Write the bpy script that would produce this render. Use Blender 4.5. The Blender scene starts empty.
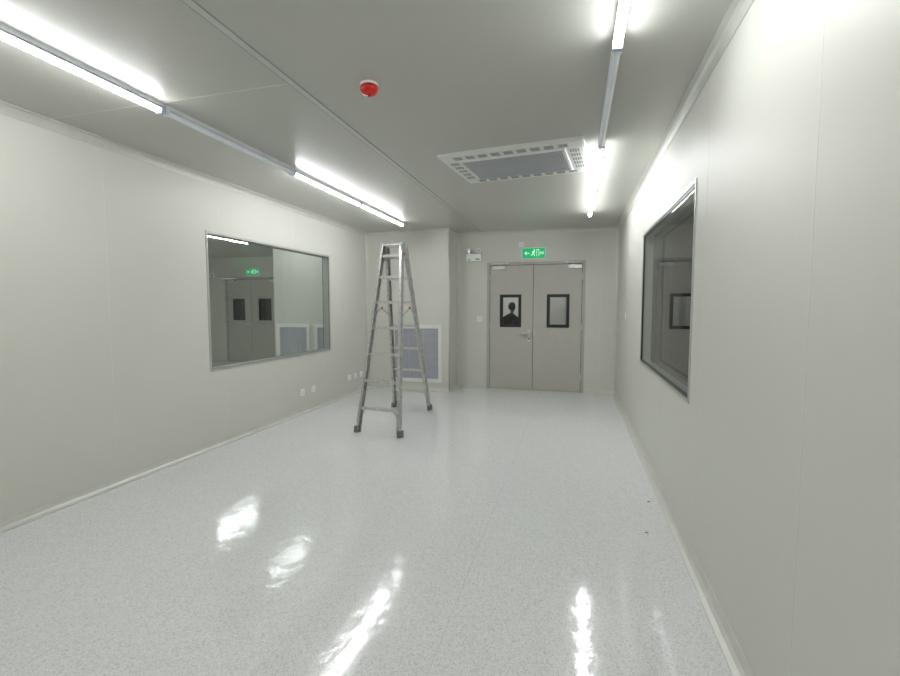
import bpy, bmesh, math, random
from mathutils import Vector, Matrix
random.seed(4)
S = bpy.context.scene
S.view_settings.view_transform = 'Standard'
S.view_settings.look = 'None'
S.view_settings.exposure = 0.0

# ------------------------------------------------------------------ materials
def new_mat(name):
    m = bpy.data.materials.new(name); m.use_nodes = True
    nt = m.node_tree
    return m, nt, nt.nodes['Principled BSDF']

def mat(name, col, rough=0.5, metal=0.0, noise=0.04, nscale=8.0, spec=0.5, bump=0.0, bscale=200.0):
    m, nt, b = new_mat(name)
    b.inputs['Roughness'].default_value = rough
    b.inputs['Metallic'].default_value = metal
    b.inputs['Specular IOR Level'].default_value = spec
    tc = nt.nodes.new('ShaderNodeTexCoord')
    n = nt.nodes.new('ShaderNodeTexNoise'); n.inputs['Scale'].default_value = nscale
    n.inputs['Detail'].default_value = 3
    nt.links.new(tc.outputs['Object'], n.inputs['Vector'])
    r = nt.nodes.new('ShaderNodeValToRGB')
    r.color_ramp.elements[0].position = 0.3; r.color_ramp.elements[1].position = 0.7
    r.color_ramp.elements[0].color = (*[max(0, c*(1-noise)) for c in col], 1)
    r.color_ramp.elements[1].color = (*[min(1, c*(1+noise)) for c in col], 1)
    nt.links.new(n.outputs['Fac'], r.inputs['Fac'])
    nt.links.new(r.outputs['Color'], b.inputs['Base Color'])
    if bump > 0:
        n2 = nt.nodes.new('ShaderNodeTexNoise'); n2.inputs['Scale'].default_value = bscale
        nt.links.new(tc.outputs['Object'], n2.inputs['Vector'])
        bp = nt.nodes.new('ShaderNodeBump'); bp.inputs['Strength'].default_value = bump
        bp.inputs['Distance'].default_value = 0.002
        nt.links.new(n2.outputs['Fac'], bp.inputs['Height'])
        nt.links.new(bp.outputs['Normal'], b.inputs['Normal'])
    return m

def emit(name, col, strength, noise=0.0):
    m, nt, b = new_mat(name)
    b.inputs['Base Color'].default_value = (*col, 1)
    b.inputs['Emission Color'].default_value = (*col, 1)
    b.inputs['Emission Strength'].default_value = strength
    return m

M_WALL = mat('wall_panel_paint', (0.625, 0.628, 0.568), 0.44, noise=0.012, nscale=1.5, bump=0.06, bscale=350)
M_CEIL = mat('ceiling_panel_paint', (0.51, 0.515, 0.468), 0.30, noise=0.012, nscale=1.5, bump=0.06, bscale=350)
M_SEAM = mat('panel_joint_sealant', (0.68, 0.685, 0.62), 0.5)
M_SEAMD = mat('panel_joint_dark_edge', (0.30, 0.305, 0.28), 0.6)  # dark edge lines beside the aluminium joint strip
M_ALU = mat('anodised_aluminium_trim', (0.58, 0.59, 0.55), 0.35, 0.25)
M_COVE = mat('cove_trim', (0.60, 0.605, 0.555), 0.35, 0.1)
M_FRAME = mat('window_frame_aluminium', (0.50, 0.51, 0.47), 0.35, 0.4)
M_GASK = mat('window_gasket', (0.045, 0.05, 0.048), 0.35)
M_GASKG = mat('window_border_grey', (0.20, 0.21, 0.20), 0.35)
M_DOOR = mat('door_leaf_steel', (0.48, 0.465, 0.42), 0.42, noise=0.02)
M_DFRM = mat('door_frame_steel', (0.43, 0.42, 0.385), 0.4)
M_BLACK = mat('black_rubber', (0.015, 0.015, 0.016), 0.45)
M_FOOT = mat('grey_rubber', (0.16, 0.16, 0.16), 0.6)
M_WHITE = mat('white_plastic', (0.88, 0.89, 0.88), 0.4)
M_PANEL = mat('white_enamel_panel', (0.76, 0.77, 0.74), 0.4)
M_CHAN = mat('batten_channel', (0.78, 0.80, 0.83), 0.35, 0.0)
M_DEAD = mat('unlit_tube_plastic', (0.80, 0.84, 0.90), 0.25)
M_BLUE = mat('tube_end_cap', (0.45, 0.52, 0.72), 0.35)
M_RED = mat('detector_red', (0.60, 0.012, 0.010), 0.35)
M_LAD = mat('ladder_aluminium', (0.50, 0.50, 0.48), 0.38, 0.6, noise=0.2, nscale=25)
M_RUNG = mat('ladder_rung_aluminium', (0.60, 0.60, 0.58), 0.34, 0.5, noise=0.2, nscale=40)
M_LRED = mat('ladder_red_cap', (0.42, 0.07, 0.05), 0.5)
M_STEEL = mat('steel_hardware', (0.62, 0.62, 0.61), 0.3, 0.6)
M_GRILL = mat('grille_louver', (0.46, 0.48, 0.52), 0.5, 0.0)
M_GDARK = mat('grille_inside', (0.20, 0.21, 0.23), 0.8)
M_SLOT = mat('diffuser_slot', (0.33, 0.34, 0.33), 0.7)
M_DARK = mat('unlit_space_shade', (0.035, 0.038, 0.036), 0.8)  # near-black colour carries the darkness of unlit spaces
M_GREEN = emit('exit_green', (0.0, 0.34, 0.12), 0.75)
M_PICT = emit('exit_pictogram', (0.75, 0.95, 0.80), 0.7)
M_TUBE = emit('led_tube_lit', (0.97, 0.98, 1.0), 60.0)
M_TUBE2 = emit('led_tube_lit_side', (0.97, 0.98, 1.0), 85.0)
M_TUBE3 = emit('led_tube_lit_low', (0.97, 0.98, 1.0), 40.0)

def floor_mat():
    m, nt, b = new_mat('speckled_vinyl_floor')
    tc = nt.nodes.new('ShaderNodeTexCoord')
    v = nt.nodes.new('ShaderNodeTexVoronoi'); v.inputs['Scale'].default_value = 180
    nt.links.new(tc.outputs['Object'], v.inputs['Vector'])
    bw = nt.nodes.new('ShaderNodeRGBToBW')
    nt.links.new(v.outputs['Color'], bw.inputs['Color'])
    r = nt.nodes.new('ShaderNodeValToRGB')
    e = r.color_ramp.elements
    e[0].position = 0.2; e[0].color = (0.58, 0.59, 0.59, 1)
    e[1].position = 0.85; e[1].color = (0.80, 0.81, 0.80, 1)
    x = e.new(0.36); x.color = (0.70, 0.71, 0.705, 1)
    x = e.new(0.66); x.color = (0.73, 0.74, 0.735, 1)
    nt.links.new(bw.outputs['Val'], r.inputs['Fac'])
    # weld seams between the vinyl sheets
    sp = nt.nodes.new('ShaderNodeSeparateXYZ'); nt.links.new(tc.outputs['Object'], sp.inputs[0])
    a = nt.nodes.new('ShaderNodeMath'); a.operation = 'MULTIPLY_ADD'
    a.inputs[1].default_value = 1/1.5; a.inputs[2].default_value = 0.34
    nt.links.new(sp.outputs['X'], a.inputs[0])
    f = nt.nodes.new('ShaderNodeMath'); f.operation = 'FRACT'; nt.links.new(a.outputs[0], f.inputs[0])
    c = nt.nodes.new('ShaderNodeMath'); c.operation = 'LESS_THAN'; c.inputs[1].default_value = 0.0035
    nt.links.new(f.outputs[0], c.inputs[0])
    mul = nt.nodes.new('ShaderNodeMath'); mul.operation = 'MULTIPLY'; mul.inputs[1].default_value = 0.25
    nt.links.new(c.outputs[0], mul.inputs[0])
    mx = nt.nodes.new('ShaderNodeMixRGB'); mx.inputs['Color2'].default_value = (0.4, 0.42, 0.42, 1)
    nt.links.new(mul.outputs[0], mx.inputs['Fac']); nt.links.new(r.outputs['Color'], mx.inputs['Color1'])
    nt.links.new(mx.outputs['Color'], b.inputs['Base Color'])
    n = nt.nodes.new('ShaderNodeTexNoise'); n.inputs['Scale'].default_value = 13; n.inputs['Detail'].default_value = 4
    nt.links.new(tc.outputs['Object'], n.inputs['Vector'])
    rr = nt.nodes.new('ShaderNodeMapRange'); rr.inputs['To Min'].default_value = 0.05; rr.inputs['To Max'].default_value = 0.15
    nt.links.new(n.outputs['Fac'], rr.inputs['Value']); nt.links.new(rr.outputs[0], b.inputs['Roughness'])
    bp = nt.nodes.new('ShaderNodeBump'); bp.inputs['Strength'].default_value = 0.45; bp.inputs['Distance'].default_value = 0.003
    nt.links.new(n.outputs['Fac'], bp.inputs['Height']); nt.links.new(bp.outputs['Normal'], b.inputs['Normal'])
    b.inputs['Specular IOR Level'].default_value = 0.75
    return m
M_FLOOR = floor_mat()

def glass_mat(name, tint):
    m = bpy.data.materials.new(name); m.use_nodes = True
    nt = m.node_tree; nt.nodes.clear()
    out = nt.nodes.new('ShaderNodeOutputMaterial')
    lw = nt.nodes.new('ShaderNodeLayerWeight'); lw.inputs['Blend'].default_value = 0.5
    p = nt.nodes.new('ShaderNodeMath'); p.operation = 'POWER'; p.inputs[1].default_value = 5
    nt.links.new(lw.outputs['Facing'], p.inputs[0])
    q = nt.nodes.new('ShaderNodeMath'); q.operation = 'MULTIPLY_ADD'
    q.inputs[1].default_value = 0.93; q.inputs[2].default_value = 0.07
    nt.links.new(p.outputs[0], q.inputs[0])
    t = nt.nodes.new('ShaderNodeBsdfTransparent'); t.inputs['Color'].default_value = (*tint, 1)
    g = nt.nodes.new('ShaderNodeBsdfGlossy'); g.inputs['Roughness'].default_value = 0.0
    mx = nt.nodes.new('ShaderNodeMixShader')
    nt.links.new(q.outputs[0], mx.inputs[0]); nt.links.new(t.outputs[0], mx.inputs[1]); nt.links.new(g.outputs[0], mx.inputs[2])
    nt.links.new(mx.outputs[0], out.inputs['Surface'])
    return m
M_GLASS = glass_mat('clear_glass', (0.94, 0.97, 0.95))

# ------------------------------------------------------------------ mesh builder
class B:
    def __init__(s):
        s.bm = bmesh.new(); s.mats = []
    def mi(s, m):
        if m not in s.mats: s.mats.append(m)
        return s.mats.index(m)
    def box(s, a, b, m):
        x0, x1 = sorted((a[0], b[0])); y0, y1 = sorted((a[1], b[1])); z0, z1 = sorted((a[2], b[2]))
        v = [s.bm.verts.new(p) for p in [(x0,y0,z0),(x1,y0,z0),(x1,y1,z0),(x0,y1,z0),(x0,y0,z1),(x1,y0,z1),(x1,y1,z1),(x0,y1,z1)]]
        k = s.mi(m)
        for f in [(0,3,2,1),(4,5,6,7),(0,1,5,4),(1,2,6,5),(2,3,7,6),(3,0,4,7)]:
            fc = s.bm.faces.new([v[i] for i in f]); fc.material_index = k
    def beam(s, p0, p1, w, h, m, side=Vector((1,0,0)), w1=None, h1=None):
        p0 = Vector(p0); p1 = Vector(p1); d = (p1-p0).normalized()
        u = (side - d*side.dot(d)).normalized(); v = d.cross(u)
        w1 = w if w1 is None else w1; h1 = h if h1 is None else h1
        vs = []
        for p, ww, hh in ((p0, w, h), (p1, w1, h1)):
            for a, b in ((-1,-1),(1,-1),(1,1),(-1,1)):
                vs.append(s.bm.verts.new(p + u*a*ww/2 + v*b*hh/2))
        k = s.mi(m)
        for f in [(3,2,1,0),(4,5,6,7),(0,1,5,4),(1,2,6,5),(2,3,7,6),(3,0,4,7)]:
            fc = s.bm.faces.new([vs[i] for i in f]); fc.material_index = k
    def cyl(s, p0, p1, r, m, seg=16, r1=None, smooth=True):
        p0 = Vector(p0); p1 = Vector(p1); d = (p1-p0).normalized()
        t = Vector((0,0,1)) if abs(d.z) < 0.9 else Vector((1,0,0))
        u = d.cross(t).normalized(); v = d.cross(u)
        r1 = r if r1 is None else r1
        k = s.mi(m); A = []; C = []
        for i in range(seg):
            a = 2*math.pi*i/seg; o = u*math.cos(a)+v*math.sin(a)
            A.append(s.bm.verts.new(p0+o*r)); C.append(s.bm.verts.new(p1+o*r1))
        for i in range(seg):
            j = (i+1) % seg
            f = s.bm.faces.new((A[i], A[j], C[j], C[i])); f.material_index = k; f.smooth = smooth
        f = s.bm.faces.new(A[::-1]); f.material_index = k
        f = s.bm.faces.new(C); f.material_index = k
    def lathe(s, c, prof, m, seg=28):
        k = s.mi(m); rings = []
        for r, z in prof:
            rings.append([s.bm.verts.new((c[0]+r*math.cos(2*math.pi*i/seg), c[1]+r*math.sin(2*math.pi*i/seg), c[2]+z)) for i in range(seg)])
        for a, b in zip(rings, rings[1:]):
            for i in range(seg):
                j = (i+1) % seg
                f = s.bm.faces.new((a[i], a[j], b[j], b[i])); f.material_index = k; f.smooth = True
        for rg in (rings[0], rings[-1]):
            f = s.bm.faces.new(rg); f.material_index = k
    def prism(s, pts, off, m):
        k = s.mi(m); off = Vector(off)
        A = [s.bm.verts.new(p) for p in pts]; C = [s.bm.verts.new(Vector(p)+off) for p in pts]
        n = len(pts)
        for i in range(n):
            j = (i+1) % n
            f = s.bm.faces.new((A[i], A[j], C[j], C[i])); f.material_index = k
        f = s.bm.faces.new(A[::-1]); f.material_index = k
        f = s.bm.faces.new(C); f.material_index = k
    def quad(s, pts, m):
        f = s.bm.faces.new([s.bm.verts.new(p) for p in pts]); f.material_index = s.mi(m)
    def done(s, name, bevel=0.0, parent=None, recalc=True):
        if recalc: bmesh.ops.recalc_face_normals(s.bm, faces=s.bm.faces[:])
        me = bpy.data.meshes.new(name); s.bm.to_mesh(me); s.bm.free()
        for m in s.mats: me.materials.append(m)
        o = bpy.data.objects.new(name, me); S.collection.objects.link(o)
        if bevel > 0:
            md = o.modifiers.new('bevel', 'BEVEL'); md.width = bevel; md.segments = 2; md.limit_method = 'ANGLE'
        if parent: o.parent = parent
        return o

# ------------------------------------------------------------------ dimensions
XL, XR = -3.38, 0.64
YN, YB = -1.6, 7.54
H = 2.60
T = 0.10
BXR, BYF = -1.94, 7.04
WL = (3.61, 5.84, 0.76, 2.08)
WR = (2.86, 4.87, 0.83, 2.07)
DX0, DX1, DH = -1.42, 0.15, 2.10
AXL, AYB = -9.6, 9.68

# ------------------------------------------------------------------ shell
b = B(); b.box((XL-T, YN-T, -0.1), (XR+T, YB+T, 0), M_FLOOR); b.done('floor')
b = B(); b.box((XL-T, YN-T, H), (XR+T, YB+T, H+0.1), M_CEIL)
sx = -1.525
b.box((sx-0.018, YN, H-0.003), (sx+0.018, YB, H+0.01), M_ALU)
b.box((sx-0.026, YN, H-0.001), (sx-0.018, YB, H+0.01), M_SEAMD)
b.box((sx+0.018, YN, H-0.001), (sx+0.026, YB, H+0.01), M_SEAMD)
for y in (-0.9, 2.28, 5.46):
    b.box((XL, y-0.004, H-0.001), (sx-0.03, y+0.004, H+0.01), M_SEAM)
b.done('ceiling')

def wall_with_hole(name, axis, p0, p1, lo, hi, hole, m, seams=(), inner=+1, seam_face=None):
    b = B()
    def bx(a0, a1, z0, z1, mm=m, q0=p0, q1=p1):
        if a1-a0 < 1e-5: return
        if axis == 'x': b.box((q0, a0, z0), (q1, a1, z1), mm)
        else: b.box((a0, q0, z0), (a1, q1, z1), mm)
    if hole:
        h0, h1, z0, z1 = hole
        bx(lo, h0, 0, H); bx(h1, hi, 0, H)
        bx(h0, h1, z1, H)
        if z0 > 0: bx(h0, h1, 0, z0)
    else:
        bx(lo, hi, 0, H)
    for s_ in seams:
        f = seam_face
        segs = [(0, H)]
        if hole and hole[0]-0.03 < s_ < hole[1]+0.03: segs = [(hole[3]+0.02, H)] + ([(0, hole[2]-0.02)] if hole[2] > 0 else [])
        for z0, z1 in segs:
            bx(s_-0.003, s_+0.003, z0, z1, M_SEAM, f-0.0006, f+0.0006)
    return b.done(name)

wall_with_hole('wall_left', 'x', XL-T, XL, YN-T, AYB, WL, M_WALL, (-0.9, 0.28, 1.46, 2.64, 3.82, 5.0, 6.18), seam_face=XL)
wall_with_hole('wall_right', 'x', XR, XR+T, YN-T, YB+T, WR, M_WALL, (-0.8, 0.38, 1.52, 2.64, 3.78, 4.96, 6.14), seam_face=XR)
wall_with_hole('wall_back', 'y', YB, YB+T, XL, XR, (DX0, DX1, 0, DH), M_WALL, (0.38,), seam_face=YB)
wall_with_hole('wall_front', 'y', YN-T, YN, XL, XR, None, M_WALL, (-2.2, -1.0), seam_face=YN)

b = B()
b.box((XL, BYF, 0), (BXR, YB, H), M_WALL)
b.done('wall_shaft')

# ------------------------------------------------------------------ coves
def cove(name, p0, p1, nrm, z, up, m=M_COVE, w=0.05, h=0.06):
    b = B(); p0 = Vector(p0); p1 = Vector(p1); n = Vector(nrm)
    prof = [(0, 0), (w, 0), (w, 0.006), (w*0.55, 0.012), (w*0.28, 0.025), (w*0.15, h*0.75), (0.004, h), (0, h)]
    pts = [(p0.x+n.x*a, p0.y+n.y*a, z+up*c) for a, c in prof]
    b.prism(pts, (p1.x-p0.x, p1.y-p0.y, 0), m)
    return b.done(name)
cove('baseboard_left', (XL, YN), (XL, BYF), (1, 0), 0, 1)
cove('baseboard_right', (XR, YN), (XR, YB), (-1, 0), 0, 1)
cove('baseboard_shaft_front', (XL, BYF), (BXR, BYF), (0, -1), 0, 1)
cove('baseboard_shaft_side', (BXR, BYF), (BXR, YB), (1, 0), 0, 1)
cove('baseboard_back_left', (BXR, YB), (DX0, YB), (0, -1), 0, 1)
cove('baseboard_back_right', (DX1, YB), (XR, YB), (0, -1), 0, 1)
cove('baseboard_front', (XL, YN), (XR, YN), (0, 1), 0, 1)
cove('trim_1', (XL, YN), (XL, BYF), (1, 0), H, -1)
cove('trim_2', (XR, YN), (XR, YB), (-1, 0), H, -1)
cove('trim_3', (XL, BYF), (BXR, BYF), (0, -1), H, -1)
cove('trim_4', (BXR, YB), (XR, YB), (0, -1), H, -1)
b = B()
for (x, y, sx_, sy) in ((XR, YB, -1, -1), (BXR, YB, 1, -1), (XL, BYF, 1, -1)):
    pr = [(0, 0), (0.05, 0), (0.02, 0.008), (0.008, 0.02), (0, 0.05)]
    b.prism([(x+sx_*a, y+sy*c, 0) for a, c in pr], (0, 0, H), M_COVE)
b.cyl((BXR, BYF, 0), (BXR, BYF, H), 0.012, M_ALU, 12)
b.done('trim_5')

# ------------------------------------------------------------------ windows
def window(name, xin, xout, y0, y1, z0, z1, s, border=0.03, bm_=None):
    b = B(); bm_ = bm_ or M_GASKG
    def ring(xa, xb, o, i, m):
        b.box((xa, y0-o, z0-o), (xb, y1+o, z0+i), m); b.box((xa, y0-o, z1-i), (xb, y1+o, z1+o), m)
        b.box((xa, y0-o, z0+i), (xb, y0+i, z1-i), m); b.box((xa, y1-i, z0+i), (xb, y1+o, z1-i), m)
    ring(xin-s*0.002, xin+s*0.006, 0.012, 0.008, M_FRAME)
    ring(xin-s*0.008, xin+s*0.001, -0.004, border+0.006, bm_)
    ring(xout+s*0.008, xout-s*0.001, -0.004, border+0.006, bm_)
    ring(xin-s*0.008, xout+s*0.008, 0.0, 0.008, M_FRAME)
    i = 0.006
    for x in (xin-s*0.007, xout+s*0.007):
        b.quad([(x, y0+i, z0+i), (x, y1-i, z0+i), (x, y1-i, z1-i), (x, y0+i, z1-i)], M_GLASS)
    return b.done(name, recalc=False)
window('window_1', XL, XL-T, *WL, 1, 0.008, M_GASKG)
window('window_2', XR, XR+T, *WR, -1, 0.020, M_GASK)

# ------------------------------------------------------------------ doors
def door(name, x0, x1, y, unlit_pane=False):
    b = B(); xm = (x0+x1)/2-0.025; fw = 0.045; t = 0.045
    b.box((x0, y-0.012, 0), (x0+fw, y+0.09, DH), M_DFRM)
    b.box((x1-fw, y-0.012, 0), (x1, y+0.09, DH), M_DFRM)
    b.box((x0+fw, y-0.012, DH-fw), (x1-fw, y+0.09, DH), M_DFRM)
    b.box((x0+fw, y+0.06, 0.0), (x1-fw, y+0.065, 0.004), M_STEEL)
    ya, yb_ = y+0.004, y+0.004+t
    zt = DH-fw-0.006
    dx = x0-(-1.42)
    b.box((x0+fw, yb_-0.01, zt-0.01), (x1-fw, yb_, DH-fw), M_BLACK)
    b.box((x0+fw, yb_-0.01, 0), (x0+fw+0.02, yb_, zt), M_BLACK); b.box((x1-fw-0.02, yb_-0.01, 0), (x1-fw, yb_, zt), M_BLACK)
    for (l, r, wl, wr) in ((x0+fw+0.006, xm-0.004, -1.20+dx, -0.855+dx), (xm+0.004, x1-fw-0.006, -0.437+dx, -0.09+dx)):
        wz0, wz1 = 1.04, 1.57
        b.box((l, ya, 0.008), (wl, yb_-0.011, zt), M_DOOR); b.box((wr, ya, 0.008), (r, yb_-0.011, zt), M_DOOR)
        b.box((wl, ya, 0.008), (wr, yb_-0.011, wz0), M_DOOR); b.box((wl, ya, wz1), (wr, yb_-0.011, zt), M_DOOR)
        g = 0.045
        for f0, f1 in ((ya-0.006, ya+0.006), (yb_-0.017, yb_-0.005)):
            b.box((wl-0.004, f0, wz0-0.004), (wr+0.004, f1, wz0+g), M_BLACK); b.box((wl-0.004, f0, wz1-g), (wr+0.004, f1, wz1+0.004), M_BLACK)
            b.box((wl-0.004, f0, wz0+g), (wl+g, f1, wz1-g), M_BLACK); b.box((wr-g, f0, wz0+g), (wr+0.004, f1, wz1-g), M_BLACK)
        yy = (ya+yb_)/2
        b.quad([(wl, yy, wz0), (wr, yy, wz0), (wr, yy, wz1), (wl, yy, wz1)], M_BLACK if unlit_pane else M_GLASS)  # black pane: darkness behind the glass put into its colour
    b.box((xm-0.006, ya+0.012, 0.01), (xm+0.006, yb_, zt), M_BLACK)
    hx = xm-0.06
    b.box((hx-0.022, ya-0.006, 0.80), (hx+0.022, ya, 1.00), M_STEEL)
    b.cyl((hx, ya-0.05, 0.94), (hx, ya, 0.94), 0.011, M_STEEL)
    b.beam((hx+0.01, ya-0.05, 0.94), (hx-0.12, ya-0.05, 0.94), 0.020, 0.016, M_STEEL, Vector((0, 0, 1)))
    b.cyl((hx, ya-0.012, 0.85), (hx, ya, 0.85), 0.013, M_BLACK)
    b.box((xm+0.012, ya-0.002, 0.90), (xm+0.03, ya, 1.02), M_STEEL)
    for hz in (0.25, 1.05, 1.85):
        b.cyl((x0+fw, ya-0.008, hz-0.05), (x0+fw, ya-0.008, hz+0.05), 0.009, M_STEEL, 10)
        b.cyl((x1-fw, ya-0.008, hz-0.05), (x1-fw, ya-0.008, hz+0.05), 0.009, M_STEEL, 10)
    for cx, sg in ((x0+0.20, 1), (x1-0.16, -1)):
        b.box((cx-0.10, ya-0.045, zt-0.065), (cx+0.10, ya, zt-0.01), M_STEEL)
        b.cyl((cx+sg*0.04, ya-0.022, zt-0.01), (cx+sg*0.04, ya-0.022, zt+0.012), 0.014, M_STEEL)
        e = (cx-sg*0.10, ya-0.20, zt+0.012)
        b.beam((cx+sg*0.04, ya-0.022, zt+0.012), e, 0.02, 0.006, M_STEEL, Vector((0, 0, 1)))
        b.beam(e, (cx+sg*0.13, ya-0.03, DH-0.018), 0.018, 0.006, M_STEEL, Vector((0, 0, 1)))
        b.box((cx+sg*0.13-0.025, ya-0.035, DH-0.035), (cx+sg*0.13+0.025, y-0.011, DH-0.005), M_STEEL)
    return b.done(name, recalc=False)
door('door_1', DX0, DX1, YB)
door('door_2', -8.54, -6.97, AYB, True)

# ------------------------------------------------------------------ exit sign, emergency light
def exit_sign(name, cx, y, cz):
    b = B(); w, h = 0.38, 0.18
    b.box((cx-w/2, y-0.022, cz-h/2), (cx+w/2, y, cz+h/2), M_WHITE)
    b.box((cx-w/2+0.010, y-0.024, cz-h/2+0.010), (cx+w/2-0.010, y-0.021, cz+h/2-0.010), M_GREEN)
    yy = y-0.026
    X = Vector((0, 1, 0))
    def st(x0, z0, x1, z1, t=0.009):
        b.beam((cx+x0, yy, cz+z0), (cx+x1, yy, cz+z1), 0.003, t, M_PICT, X)
    b.cyl((cx+0.012, yy-0.001, cz+0.045), (cx+0.012, yy+0.002, cz+0.045), 0.011, M_PICT, 12)
    st(0.0, 0.03, -0.008, -0.005, 0.018); st(-0.006, -0.005, 0.018, -0.022); st(0.018, -0.022, 0.012, -0.05)
    st(-0.008, -0.005, -0.022, -0.03); st(-0.022, -0.03, -0.042, -0.03); st(0.0, 0.026, 0.025, 0.01, 0.009); st(0.0, 0.026, -0.026, 0.012, 0.009)
    st(0.05, -0.055, 0.05, 0.055, 0.006); st(0.05, 0.055, 0.085, 0.055, 0.006); st(0.085, -0.055, 0.085, 0.055, 0.006)
    st(-0.14, 0.0, -0.065, 0.0); st(-0.14, 0.0, -0.11, 0.025); st(-0.14, 0.0, -0.11, -0.025)
    for i, xx in enumerate((0.105, 0.122, 0.139, 0.155)):
        st(xx, -0.02, xx, 0.02, 0.005)
        if i % 2 == 0: st(xx-0.004, 0.018, xx+0.008, 0.018, 0.004); st(xx-0.004, -0.018, xx+0.008, -0.018, 0.004)
    return b.done(name, recalc=False)
exit_sign('exit_sign', -0.66, YB, 2.235)
exit_sign('exit_sign', -7.70, AYB, 2.235)

def emergency(name, cx, y, cz):
    b = B()
    b.box((cx-0.125, y-0.06, cz-0.075), (cx+0.125, y, cz+0.045), M_WHITE)
    b.box((cx-0.10, y-0.063, cz-0.055), (cx-0.05, y-0.059, cz-0.035), M_GREEN)
    b.box((cx+0.03, y-0.063, cz-0.05), (cx+0.10, y-0.059, cz-0.03), M_GASKG)
    for s in (-1, 1):
        b.cyl((cx+s*0.07, y-0.03, cz+0.045), (cx+s*0.07, y-0.03, cz+0.07), 0.012, M_WHITE, 12)
        b.cyl((cx+s*0.075, y-0.005, cz+0.10), (cx+s*0.085, y-0.075, cz+0.095), 0.034, M_WHITE, 20, 0.045)
        b.cyl((cx+s*0.085, y-0.0745, cz+0.095), (cx+s*0.0855, y-0.078, cz+0.095), 0.038, M_STEEL, 20)
    return b.done(name, 0.003)
emergency('emergency_light', -1.64, YB, 2.20)
emergency('emergency_light', -8.95, AYB, 2.20)

b = B(); b.box((-0.90, YB-0.02, 2.34), (-0.82, YB, 2.42), M_WHITE); b.box((-0.89, YB-0.022, 2.35), (-0.83, YB-0.019, 2.41), M_PANEL); b.done('junction_box', 0.002)

# ------------------------------------------------------------------ return air grilles
def grille(name, x0, x1, y, z0, z1):
    b = B(); f = 0.06
    b.box((x0, y-0.015, z0), (x1, y, z0+f), M_PANEL); b.box((x0, y-0.015, z1-f), (x1, y, z1), M_PANEL)
    b.box((x0, y-0.015, z0+f), (x0+f, y, z1-f), M_PANEL); b.box((x1-f, y-0.015, z0+f), (x1, y, z1-f), M_PANEL)
    b.box((x0+f, y-0.001, z0+f), (x1-f, y, z1-f), M_GDARK)
    n = 44
    for i in range(n):
        z = z0+f+(i+0.5)*(z1-z0-2*f)/n
        b.beam((x0+f, y-0.007, z), (x1-f, y-0.007, z), 0.013, 0.003, M_GRILL, Vector((0, 0.45, 0.9)))
    k = 3
    for i in range(1, k):
        x = x0+f+i*(x1-x0-2*f)/k
        b.box((x-0.004, y-0.013, z0+f), (x+0.004, y-0.003, z1-f), M_GRILL)
    return b.done(name)
grille('return_air_grille', -2.93, -2.06, BYF, 0.14, 1.08)
grille('return_air_grille', -4.74, -4.12, 6.5, 0.30, 1.10)
grille('return_air_grille', -4.04, -3.56, 6.5, 0.30, 1.10)

# ------------------------------------------------------------------ batten lights: housing + linear diffuser (upper part opaque)
def batten(name, x, y0, y1, lit, tube=M_TUBE, zc=H):
    b = B(); g = 0.008
    b.box((x-0.018, y0+g/2, zc-0.024), (x+0.018, y1-g/2, zc), M_CHAN)
    z = zc-0.042; r = 0.020; seg = 20
    m_on = tube if lit else M_DEAD
    ya, yb_ = y0+0.02, y1-0.02
    ring = [(x+r*math.cos(2*math.pi*(i+0.5)/seg), z+r*math.sin(2*math.pi*(i+0.5)/seg)) for i in range(seg)]
    for i in range(seg):
        p, q = ring[i], ring[(i+1) % seg]
        zz = (p[1]+q[1])/2-z
        b.quad([(p[0], ya, p[1]), (p[0], yb_, p[1]), (q[0], yb_, q[1]), (q[0], ya, q[1])], m_on if zz < r*0.1 else M_CHAN)
    for ya, yb_ in ((y0+g/2, y0+0.03), (y1-0.03, y1-g/2)):
        b.box((x-0.021, ya, z-0.021), (x+0.021, yb_, zc-0.02), M_BLUE if lit else M_CHAN)
    return b.done(name, recalc=False)
YS = [(-1.55, -0.30, True), (-0.30, 0.98, False), (0.98, 2.30, True), (2.30, 3.62, False), (3.62, 4.94, True), (4.94, 6.30, True)]
for x in (-2.44, 0.165):
    for a, c, lit in YS:
        batten('batten_light', x, a, c, lit)

# ------------------------------------------------------------------ ceiling cassette
b = B(); x0, x1, y0, y1 = -0.57, 0.57, -0.42, 0.42; z = -0.028
b.box((x0, y0, z+0.006), (x1, y1, 0), M_PANEL)
b.box((x0+0.015, y0+0.015, z), (x1-0.015, y1-0.015, z+0.006), M_PANEL)
def slotgroup(cx, cy, w, h, horiz=True):
    n = 4
    for i in range(n):
        if horiz:
            yy = cy-h/2+(i+0.5)*h/n
            b.box((cx-w/2, yy-h/n*0.32, z-0.0015), (cx+w/2, yy+h/n*0.32, z+0.002), M_SLOT)
        else:
            xx = cx-w/2+(i+0.5)*w/n
            b.box((xx-w/n*0.32, cy-h/2, z-0.0015), (xx+w/n*0.32, cy+h/2, z+0.002), M_SLOT)
nx = 9
for i in range(nx):
    cx = x0+0.10+(i+0.5)*(x1-x0-0.20)/nx
    slotgroup(cx, y0+0.08, 0.07, 0.075); slotgroup(cx, y1-0.08, 0.07, 0.075)
for i in range(5):
    cy = y0+0.16+(i+0.5)*(y1-y0-0.32)/5
    slotgroup(x0+0.08, cy, 0.075, 0.065, False); slotgroup(x1-0.08, cy, 0.075, 0.065, False)
ix0, ix1, iy0, iy1 = x0+0.145, x1-0.145, y0+0.145, y1-0.145
b.box((ix0, iy0, z-0.010), (ix1, iy1, z+0.002), M_PANEL)
b.box((ix0+0.015, iy0+0.015, z-0.0115), (ix1-0.015, iy1-0.015, z-0.009), M_SLOT)
n = 44
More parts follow.
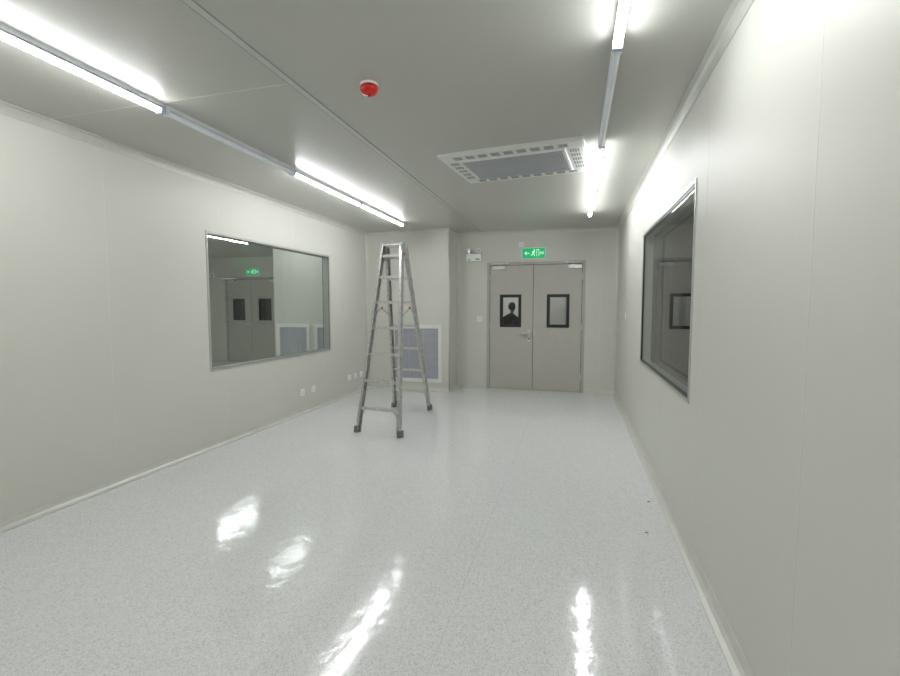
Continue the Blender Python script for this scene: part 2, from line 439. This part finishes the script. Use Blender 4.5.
for i in range(n):
    xx = ix0+0.015+(i+0.5)*(ix1-ix0-0.03)/n
    b.box((xx-0.0055, iy0+0.015, z-0.0135), (xx+0.0055, iy1-0.015, z-0.011), M_GRILL)
o = b.done('air_conditioner_cassette')
o.location = (-0.49, 3.98, H); o.rotation_euler = (0, 0, math.radians(-6))

# ------------------------------------------------------------------ fire detector
b = B(); c = (-1.12, 2.40, H)
b.lathe(c, [(0.048, 0), (0.050, -0.006), (0.048, -0.012), (0.044, -0.015)], M_WHITE)
b.lathe(c, [(0.048, -0.014), (0.050, -0.026), (0.048, -0.040), (0.038, -0.053), (0.022, -0.060), (0.004, -0.062)], M_RED)
b.cyl((c[0], c[1], H-0.060), (c[0], c[1], H-0.068), 0.010, M_RED, 14)
b.done('smoke_detector')

# ------------------------------------------------------------------ sockets
def socket(name, p, axis, s, w=0.086, h=0.086):
    b = B(); x, y, z = p
    def pl(u0, u1, v0, v1, d0, d1, m):
        if axis == 'x': b.box((x+s*d0, y+u0, z+v0), (x+s*d1, y+u1, z+v1), m)
        else: b.box((x+u0, y+s*d0, z+v0), (x+u1, y+s*d1, z+v1), m)
    pl(-w/2, w/2, -h/2, h/2, 0, 0.009, M_WHITE)
    pl(-w/2+0.008, w/2-0.008, -h/2+0.008, h/2-0.008, 0.009, 0.0105, M_WHITE)
    for u, v, a, c in ((0, 0.018, 0.003, 0.009), (-0.012, -0.014, 0.003, 0.008), (0.012, -0.014, 0.003, 0.008)):
        pl(u-a, u+a, v-c, v+c, 0.0105, 0.0112, M_GASKG)
    return b.done(name, 0.0015)
for y in (5.12, 5.37, 6.40, 6.60, 6.80):
    socket('wall_socket', (XL, y, 0.27), 'x', 1)
def switch(name, p, axis, s):
    b = B(); x, y, z = p
    def pl(u0, u1, v0, v1, d0, d1, m):
        if axis == 'x': b.box((x+s*d0, y+u0, z+v0), (x+s*d1, y+u1, z+v1), m)
        else: b.box((x+u0, y+s*d0, z+v0), (x+u1, y+s*d1, z+v1), m)
    pl(-0.043, 0.043, -0.043, 0.043, 0, 0.009, M_WHITE)
    pl(-0.032, -0.001, -0.03, 0.03, 0.009, 0.012, M_PANEL); pl(0.001, 0.032, -0.03, 0.03, 0.009, 0.012, M_PANEL)
    return b.done(name, 0.0015)
switch('light_switch', (-1.55, YB, 1.17), 'y', -1)
switch('light_switch', (XR, 6.35, 1.25), 'x', -1)

# ------------------------------------------------------------------ ladder
b = B()
apexF = [Vector((-2.195, 5.02, 2.08)), Vector((-1.935, 5.00, 2.08))]
footF = [Vector((-2.28, 4.48, 0.03)), Vector((-1.75, 4.41, 0.03))]
apexR = [a+Vector((0.0, 0.11, 0)) for a in apexF]
footR = [Vector((-2.37, 5.76, 0.03)), Vector((-1.84, 5.71, 0.03))]
sideV = (footF[1]-footF[0]).normalized()
for ap, ft in ((apexF, footF), (apexR, footR)):
    for i in (0, 1):
        d = (ap[i]-ft[i]).normalized(); inw = sideV*(1 if i == 0 else -1)
        fw_ = d.cross(sideV).normalized()
        b.beam(ft[i], ap[i], 0.006, 0.062, M_LAD, sideV)
        for q in (-1, 1):
            o = fw_*q*0.029+inw*0.013
            b.beam(ft[i]+o, ap[i]+o, 0.030, 0.005, M_LAD, sideV)
        b.beam(ft[i]-Vector((0, 0, 0.029)), ft[i]+d*0.04, 0.042, 0.075, M_FOOT, sideV)
    def at(i, z):
        t = (z-ft[i].z)/(ap[i].z-ft[i].z); return ft[i].lerp(ap[i], t)
    for k, z in enumerate((0.26, 0.55, 0.84, 1.13, 1.42, 1.71, 1.96)):
        p, q = at(0, z), at(1, z)
        b.beam(p, q, 0.045, 0.028, M_RUNG, Vector((0, 1, 0)))
        b.beam(p+Vector((0, 0, .015)), q+Vector((0, 0, .015)), 0.010, 0.006, M_LAD, Vector((0, 1, 0)))
        if k == 0:
            for i, s in ((0, 1), (1, -1)):
                b.beam(at(i, z-0.10), at(i, z)+sideV*s*0.10, 0.018, 0.004, M_LAD, Vector((0, 1, 0)))
for i in (0, 1):
    m_ = (apexF[i]+apexR[i])/2
    s = -1 if i == 0 else 1
    for ap in (apexF[i], apexR[i]):
        b.beam(ap-Vector((0, 0, 0.16)), ap+Vector((0, 0, 0.02)), 0.012, 0.085, M_LAD, sideV)
    b.beam(apexF[i]+Vector((0, -0.03, 0.0)), apexR[i]+Vector((0, 0.03, 0.0)), 0.014, 0.07, M_LAD, sideV)
    b.cyl(m_+sideV*s*0.02, m_-sideV*s*0.02, 0.028, M_STEEL, 18)
    b.cyl(m_+sideV*s*0.026+Vector((0, -0.05, -0.10)), m_+sideV*s*0.004+Vector((0, -0.05, -0.10)), 0.016, M_LRED, 12)
for p, q in ((apexF[0], apexF[1]), (apexR[0], apexR[1])):
    b.beam(p+Vector((0, 0, 0.012)), q+Vector((0, 0, 0.012)), 0.07, 0.022, M_RUNG, Vector((0, 1, 0)))
for i in (0, 1):
    t = 0.60
    pf = footF[i].lerp(apexF[i], t); pr = footR[i].lerp(apexR[i], t)
    mid = (pf+pr)/2+Vector((0, 0, 0.10))
    b.beam(pf, mid, 0.005, 0.022, M_STEEL, sideV); b.beam(mid, pr, 0.005, 0.022, M_STEEL, sideV)
    b.cyl(mid-sideV*0.012, mid+sideV*0.012, 0.013, M_LRED, 12)
b.done('step_ladder', recalc=True)

# ------------------------------------------------------------------ screws left on the floor
for i, (x, y) in enumerate(((0.52, 3.38), (0.44, 2.90))):
    b = B()
    b.cyl((x, y, 0.004), (x+0.014, y+0.006, 0.003), 0.0025, M_FOOT, 8); b.cyl((x-0.002, y-0.001, 0.004), (x, y, 0.004), 0.004, M_FOOT, 10)
    b.done('screw')

# ------------------------------------------------------------------ neighbouring room
AX1 = XL-T; AY0 = 0.6
b = B(); b.box((AXL, AY0, -0.1), (AX1, AYB+T, 0), M_FLOOR); b.done('floor_neighbour')
b = B(); b.box((AXL, AY0, H), (AX1, AYB+T, H+0.1), M_CEIL); b.done('ceiling_neighbour')
wall_with_hole('wall_neighbour_back', 'y', AYB, AYB+T, AXL, AX1+T, (-8.54, -6.97, 0, DH), M_WALL)
wall_with_hole('wall_neighbour_left', 'x', AXL-T, AXL, AY0, AYB+T, None, M_WALL)
wall_with_hole('wall_neighbour_front', 'y', AY0-T, AY0, AXL, AX1, None, M_WALL)
b = B(); b.box((-4.78, 6.5, 0), (AX1, AYB, H), M_WALL); b.done('wall_neighbour_shaft')
b = B(); b.box((-8.6, AYB+T, 0), (-6.9, AYB+T+0.05, DH+0.05), M_DARK); b.done('wall_neighbour_dark_backing')  # unseen dark sheet added to close the opening behind the far doors
for a, c in ((3.4, 4.7), (6.0, 7.3)):  # nearer tube is added out of view to light this room
    batten('batten_light', -5.90, a, c, True, M_TUBE2)
batten('batten_light', -4.22, 5.45, 6.45, True, M_TUBE3)
batten('batten_light', -8.60, 3.6, 4.9, True, M_TUBE2)  # added out of view to brighten the neighbouring room
batten('batten_light', -8.60, 4.9, 6.2, True, M_TUBE2)  # likewise added and hidden, lifts the light towards the far doors

# ------------------------------------------------------------------ dark room
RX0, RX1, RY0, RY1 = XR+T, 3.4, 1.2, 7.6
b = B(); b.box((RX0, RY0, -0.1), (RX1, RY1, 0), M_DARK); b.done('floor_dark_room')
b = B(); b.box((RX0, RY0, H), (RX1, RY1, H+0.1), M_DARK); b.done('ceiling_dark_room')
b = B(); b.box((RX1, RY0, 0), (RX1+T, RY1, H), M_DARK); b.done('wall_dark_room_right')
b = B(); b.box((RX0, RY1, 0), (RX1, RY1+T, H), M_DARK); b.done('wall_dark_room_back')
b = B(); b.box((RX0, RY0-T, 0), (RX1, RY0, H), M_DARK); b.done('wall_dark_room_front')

# ------------------------------------------------------------------ corridor behind the doors
CX0, CX1, CY0, CY1 = -3.2, 1.6, YB+T, 11.0
b = B(); b.box((CX0, CY0, -0.1), (CX1, CY1, 0), M_FLOOR); b.done('floor_corridor')
b = B(); b.box((CX0, CY0, H), (CX1, CY1, H+0.1), M_CEIL); b.done('ceiling_corridor')
b = B(); b.box((CX0, CY1, 0), (CX1, CY1+T, H), M_WALL)
for x in (-1.9, -0.95, -0.2): b.box((x-0.03, CY1-0.01, 0), (x+0.03, CY1, H), M_FRAME)
b.done('wall_corridor_back')
b = B(); b.box((CX0-T, CY0, 0), (CX0, CY1, H), M_WALL); b.done('wall_corridor_left')
b = B(); b.box((CX1, CY0+0.1, 0), (CX1+T, CY1, H), M_WALL); b.done('wall_corridor_right')
batten('batten_light', -2.1, 9.5, 10.8, True, M_TUBE)  # unseen tube added so the door panes look bright
batten('batten_light', -0.8, 9.5, 10.8, True, M_TUBE)  # second unseen tube, added to backlight the person

# ------------------------------------------------------------------ person in the corridor
M_SKIN = mat('skin', (0.30, 0.17, 0.12), 0.55)
M_HAIR = mat('hair', (0.012, 0.01, 0.009), 0.6)
M_CLOTH = mat('dark_jacket', (0.012, 0.013, 0.016), 0.85, bump=0.3, bscale=60)
M_TROU = mat('dark_trousers', (0.03, 0.032, 0.04), 0.85)
M_SHOE = mat('shoe', (0.02, 0.02, 0.02), 0.5)
def skin(name, verts, edges, radii, m, parent, root=0, sub=2):
    me = bpy.data.meshes.new(name); me.from_pydata(verts, edges, []); me.materials.append(m)
    o = bpy.data.objects.new(name, me); S.collection.objects.link(o); o.parent = parent
    o.modifiers.new('skin', 'SKIN').use_smooth_shade = True
    sd = me.skin_vertices[0].data
    for i, r in enumerate(radii):
        sd[i].radius = r if isinstance(r, tuple) else (r, r)
        sd[i].use_root = (i == root)
    s = o.modifiers.new('sub', 'SUBSURF'); s.levels = sub; s.render_levels = sub
    return o
def person(px, py, scale, rot):
    e = bpy.data.objects.new('person', None); S.collection.objects.link(e)
    V = [(0,0,.95),(0,0,1.08),(0,-.01,1.25),(0,-.02,1.40),(0,-.04,1.50),
         (-.10,0,1.39),(-.185,0,1.36),(-.23,.03,1.08),(-.19,-.10,.88),
         (.10,0,1.39),(.185,0,1.36),(.23,.03,1.08),(.19,-.10,.88)]
    E = [(0,1),(1,2),(2,3),(3,4),(3,5),(5,6),(6,7),(7,8),(3,9),(9,10),(10,11),(11,12)]
    R = [(.15,.11),(.135,.10),(.16,.115),(.11,.085),(.055,.055),(.075,.075),(.066,.066),(.05,.05),(.036,.036),(.075,.075),(.066,.066),(.05,.05),(.036,.036)]
    skin('jacket', V, E, R, M_CLOTH, e)
    V = [(0,0,.96),(-.09,0,.86),(-.10,-.02,.50),(-.105,.02,.09),(.09,0,.86),(.10,-.02,.50),(.105,.02,.09)]
    skin('trousers', V, [(0,1),(1,2),(2,3),(0,4),(4,5),(5,6)], [(.14,.11),.095,.065,.05,.095,.065,.05], M_TROU, e)
    for s in (-1, 1):
        skin('shoe', [(s*.105,.04,.045),(s*.108,-.06,.045),(s*.115,-.16,.038)], [(0,1),(1,2)], [(.043,.043),(.046,.042),(.04,.034)], M_SHOE, e)
        skin('palm', [(s*.19,-.10,.88),(s*.187,-.13,.83),(s*.185,-.15,.79)], [(0,1),(1,2)], [(.026,.022),(.036,.018),(.038,.016)], M_SKIN, e)
        for k, L in enumerate((.058,.066,.062,.048)):
            x = s*.185+(k-1.5)*.018
            skin('finger_%d' % (k+1), [(x,-.15,.795),(x,-.168,.795-L*.5),(x,-.170,.795-L)], [(0,1),(1,2)], [.009,.0085,.007], M_SKIN, e)
        skin('thumb', [(s*.165,-.13,.85),(s*.145,-.16,.82),(s*.145,-.175,.79)], [(0,1),(1,2)], [.011,.010,.008], M_SKIN, e)
    skin('neck', [(0,-.04,1.47),(0,-.055,1.56)], [(0,1)], [.052,.05], M_SKIN, e)
    def ball(name, c, r, m, cut=None):
        bm = bmesh.new(); bmesh.ops.create_uvsphere(bm, u_segments=28, v_segments=20, radius=1)
        for v in bm.verts:
            co = v.co.copy()
            if name == 'head' and co.z < 0:
                co.x *= 1-0.28*(-co.z); co.y = co.y*(1-0.15*(-co.z))-0.06*(-co.z)
            v.co = Vector((c[0]+co.x*r[0], c[1]+co.y*r[1], c[2]+co.z*r[2]))
        if cut:
            bmesh.ops.delete(bm, geom=[v for v in bm.verts if cut(v.co)], context='VERTS')
        for f in bm.faces: f.smooth = True
        me = bpy.data.meshes.new(name); bm.to_mesh(me); bm.free(); me.materials.append(m)
        o = bpy.data.objects.new(name, me); S.collection.objects.link(o); o.parent = e; return o
    hc = (0, -.07, 1.64)
    ball('head', hc, (.076,.096,.118), M_SKIN)
    ball('hair', (0,-.058,1.662), (.085,.103,.108), M_HAIR, lambda c: c.z < 1.575 or (c.y < -.10 and c.z < 1.70))
    ball('nose', (0,-.168,1.632), (.011,.016,.02), M_SKIN)
    ball('mouth', (0,-.158,1.588), (.022,.008,.006), M_RED)
    for s in (-1, 1):
        ball('ear', (s*.077,-.065,1.635), (.010,.02,.03), M_SKIN)
        ball('eye', (s*.03,-.157,1.655), (.012,.008,.007), M_HAIR)
    e.location = (px, py, 0.0); e.scale = (scale,)*3; e.rotation_euler = (0, 0, rot)
person(-1.25, 9.2, 0.83, 2.7)

# ------------------------------------------------------------------ world + camera
w = bpy.data.worlds.new('world'); S.world = w; w.use_nodes = True
w.node_tree.nodes['Background'].inputs[0].default_value = (0.02, 0.02, 0.02, 1)
cam = bpy.data.cameras.new('camera'); co = bpy.data.objects.new('camera', cam); S.collection.objects.link(co)
cam.sensor_width = 36; cam.lens = 18.24; cam.clip_start = 0.02
co.location = (0, 0, 1.37)
co.rotation_euler = (math.radians(90-3.9), 0, math.radians(15.3))
S.camera = co
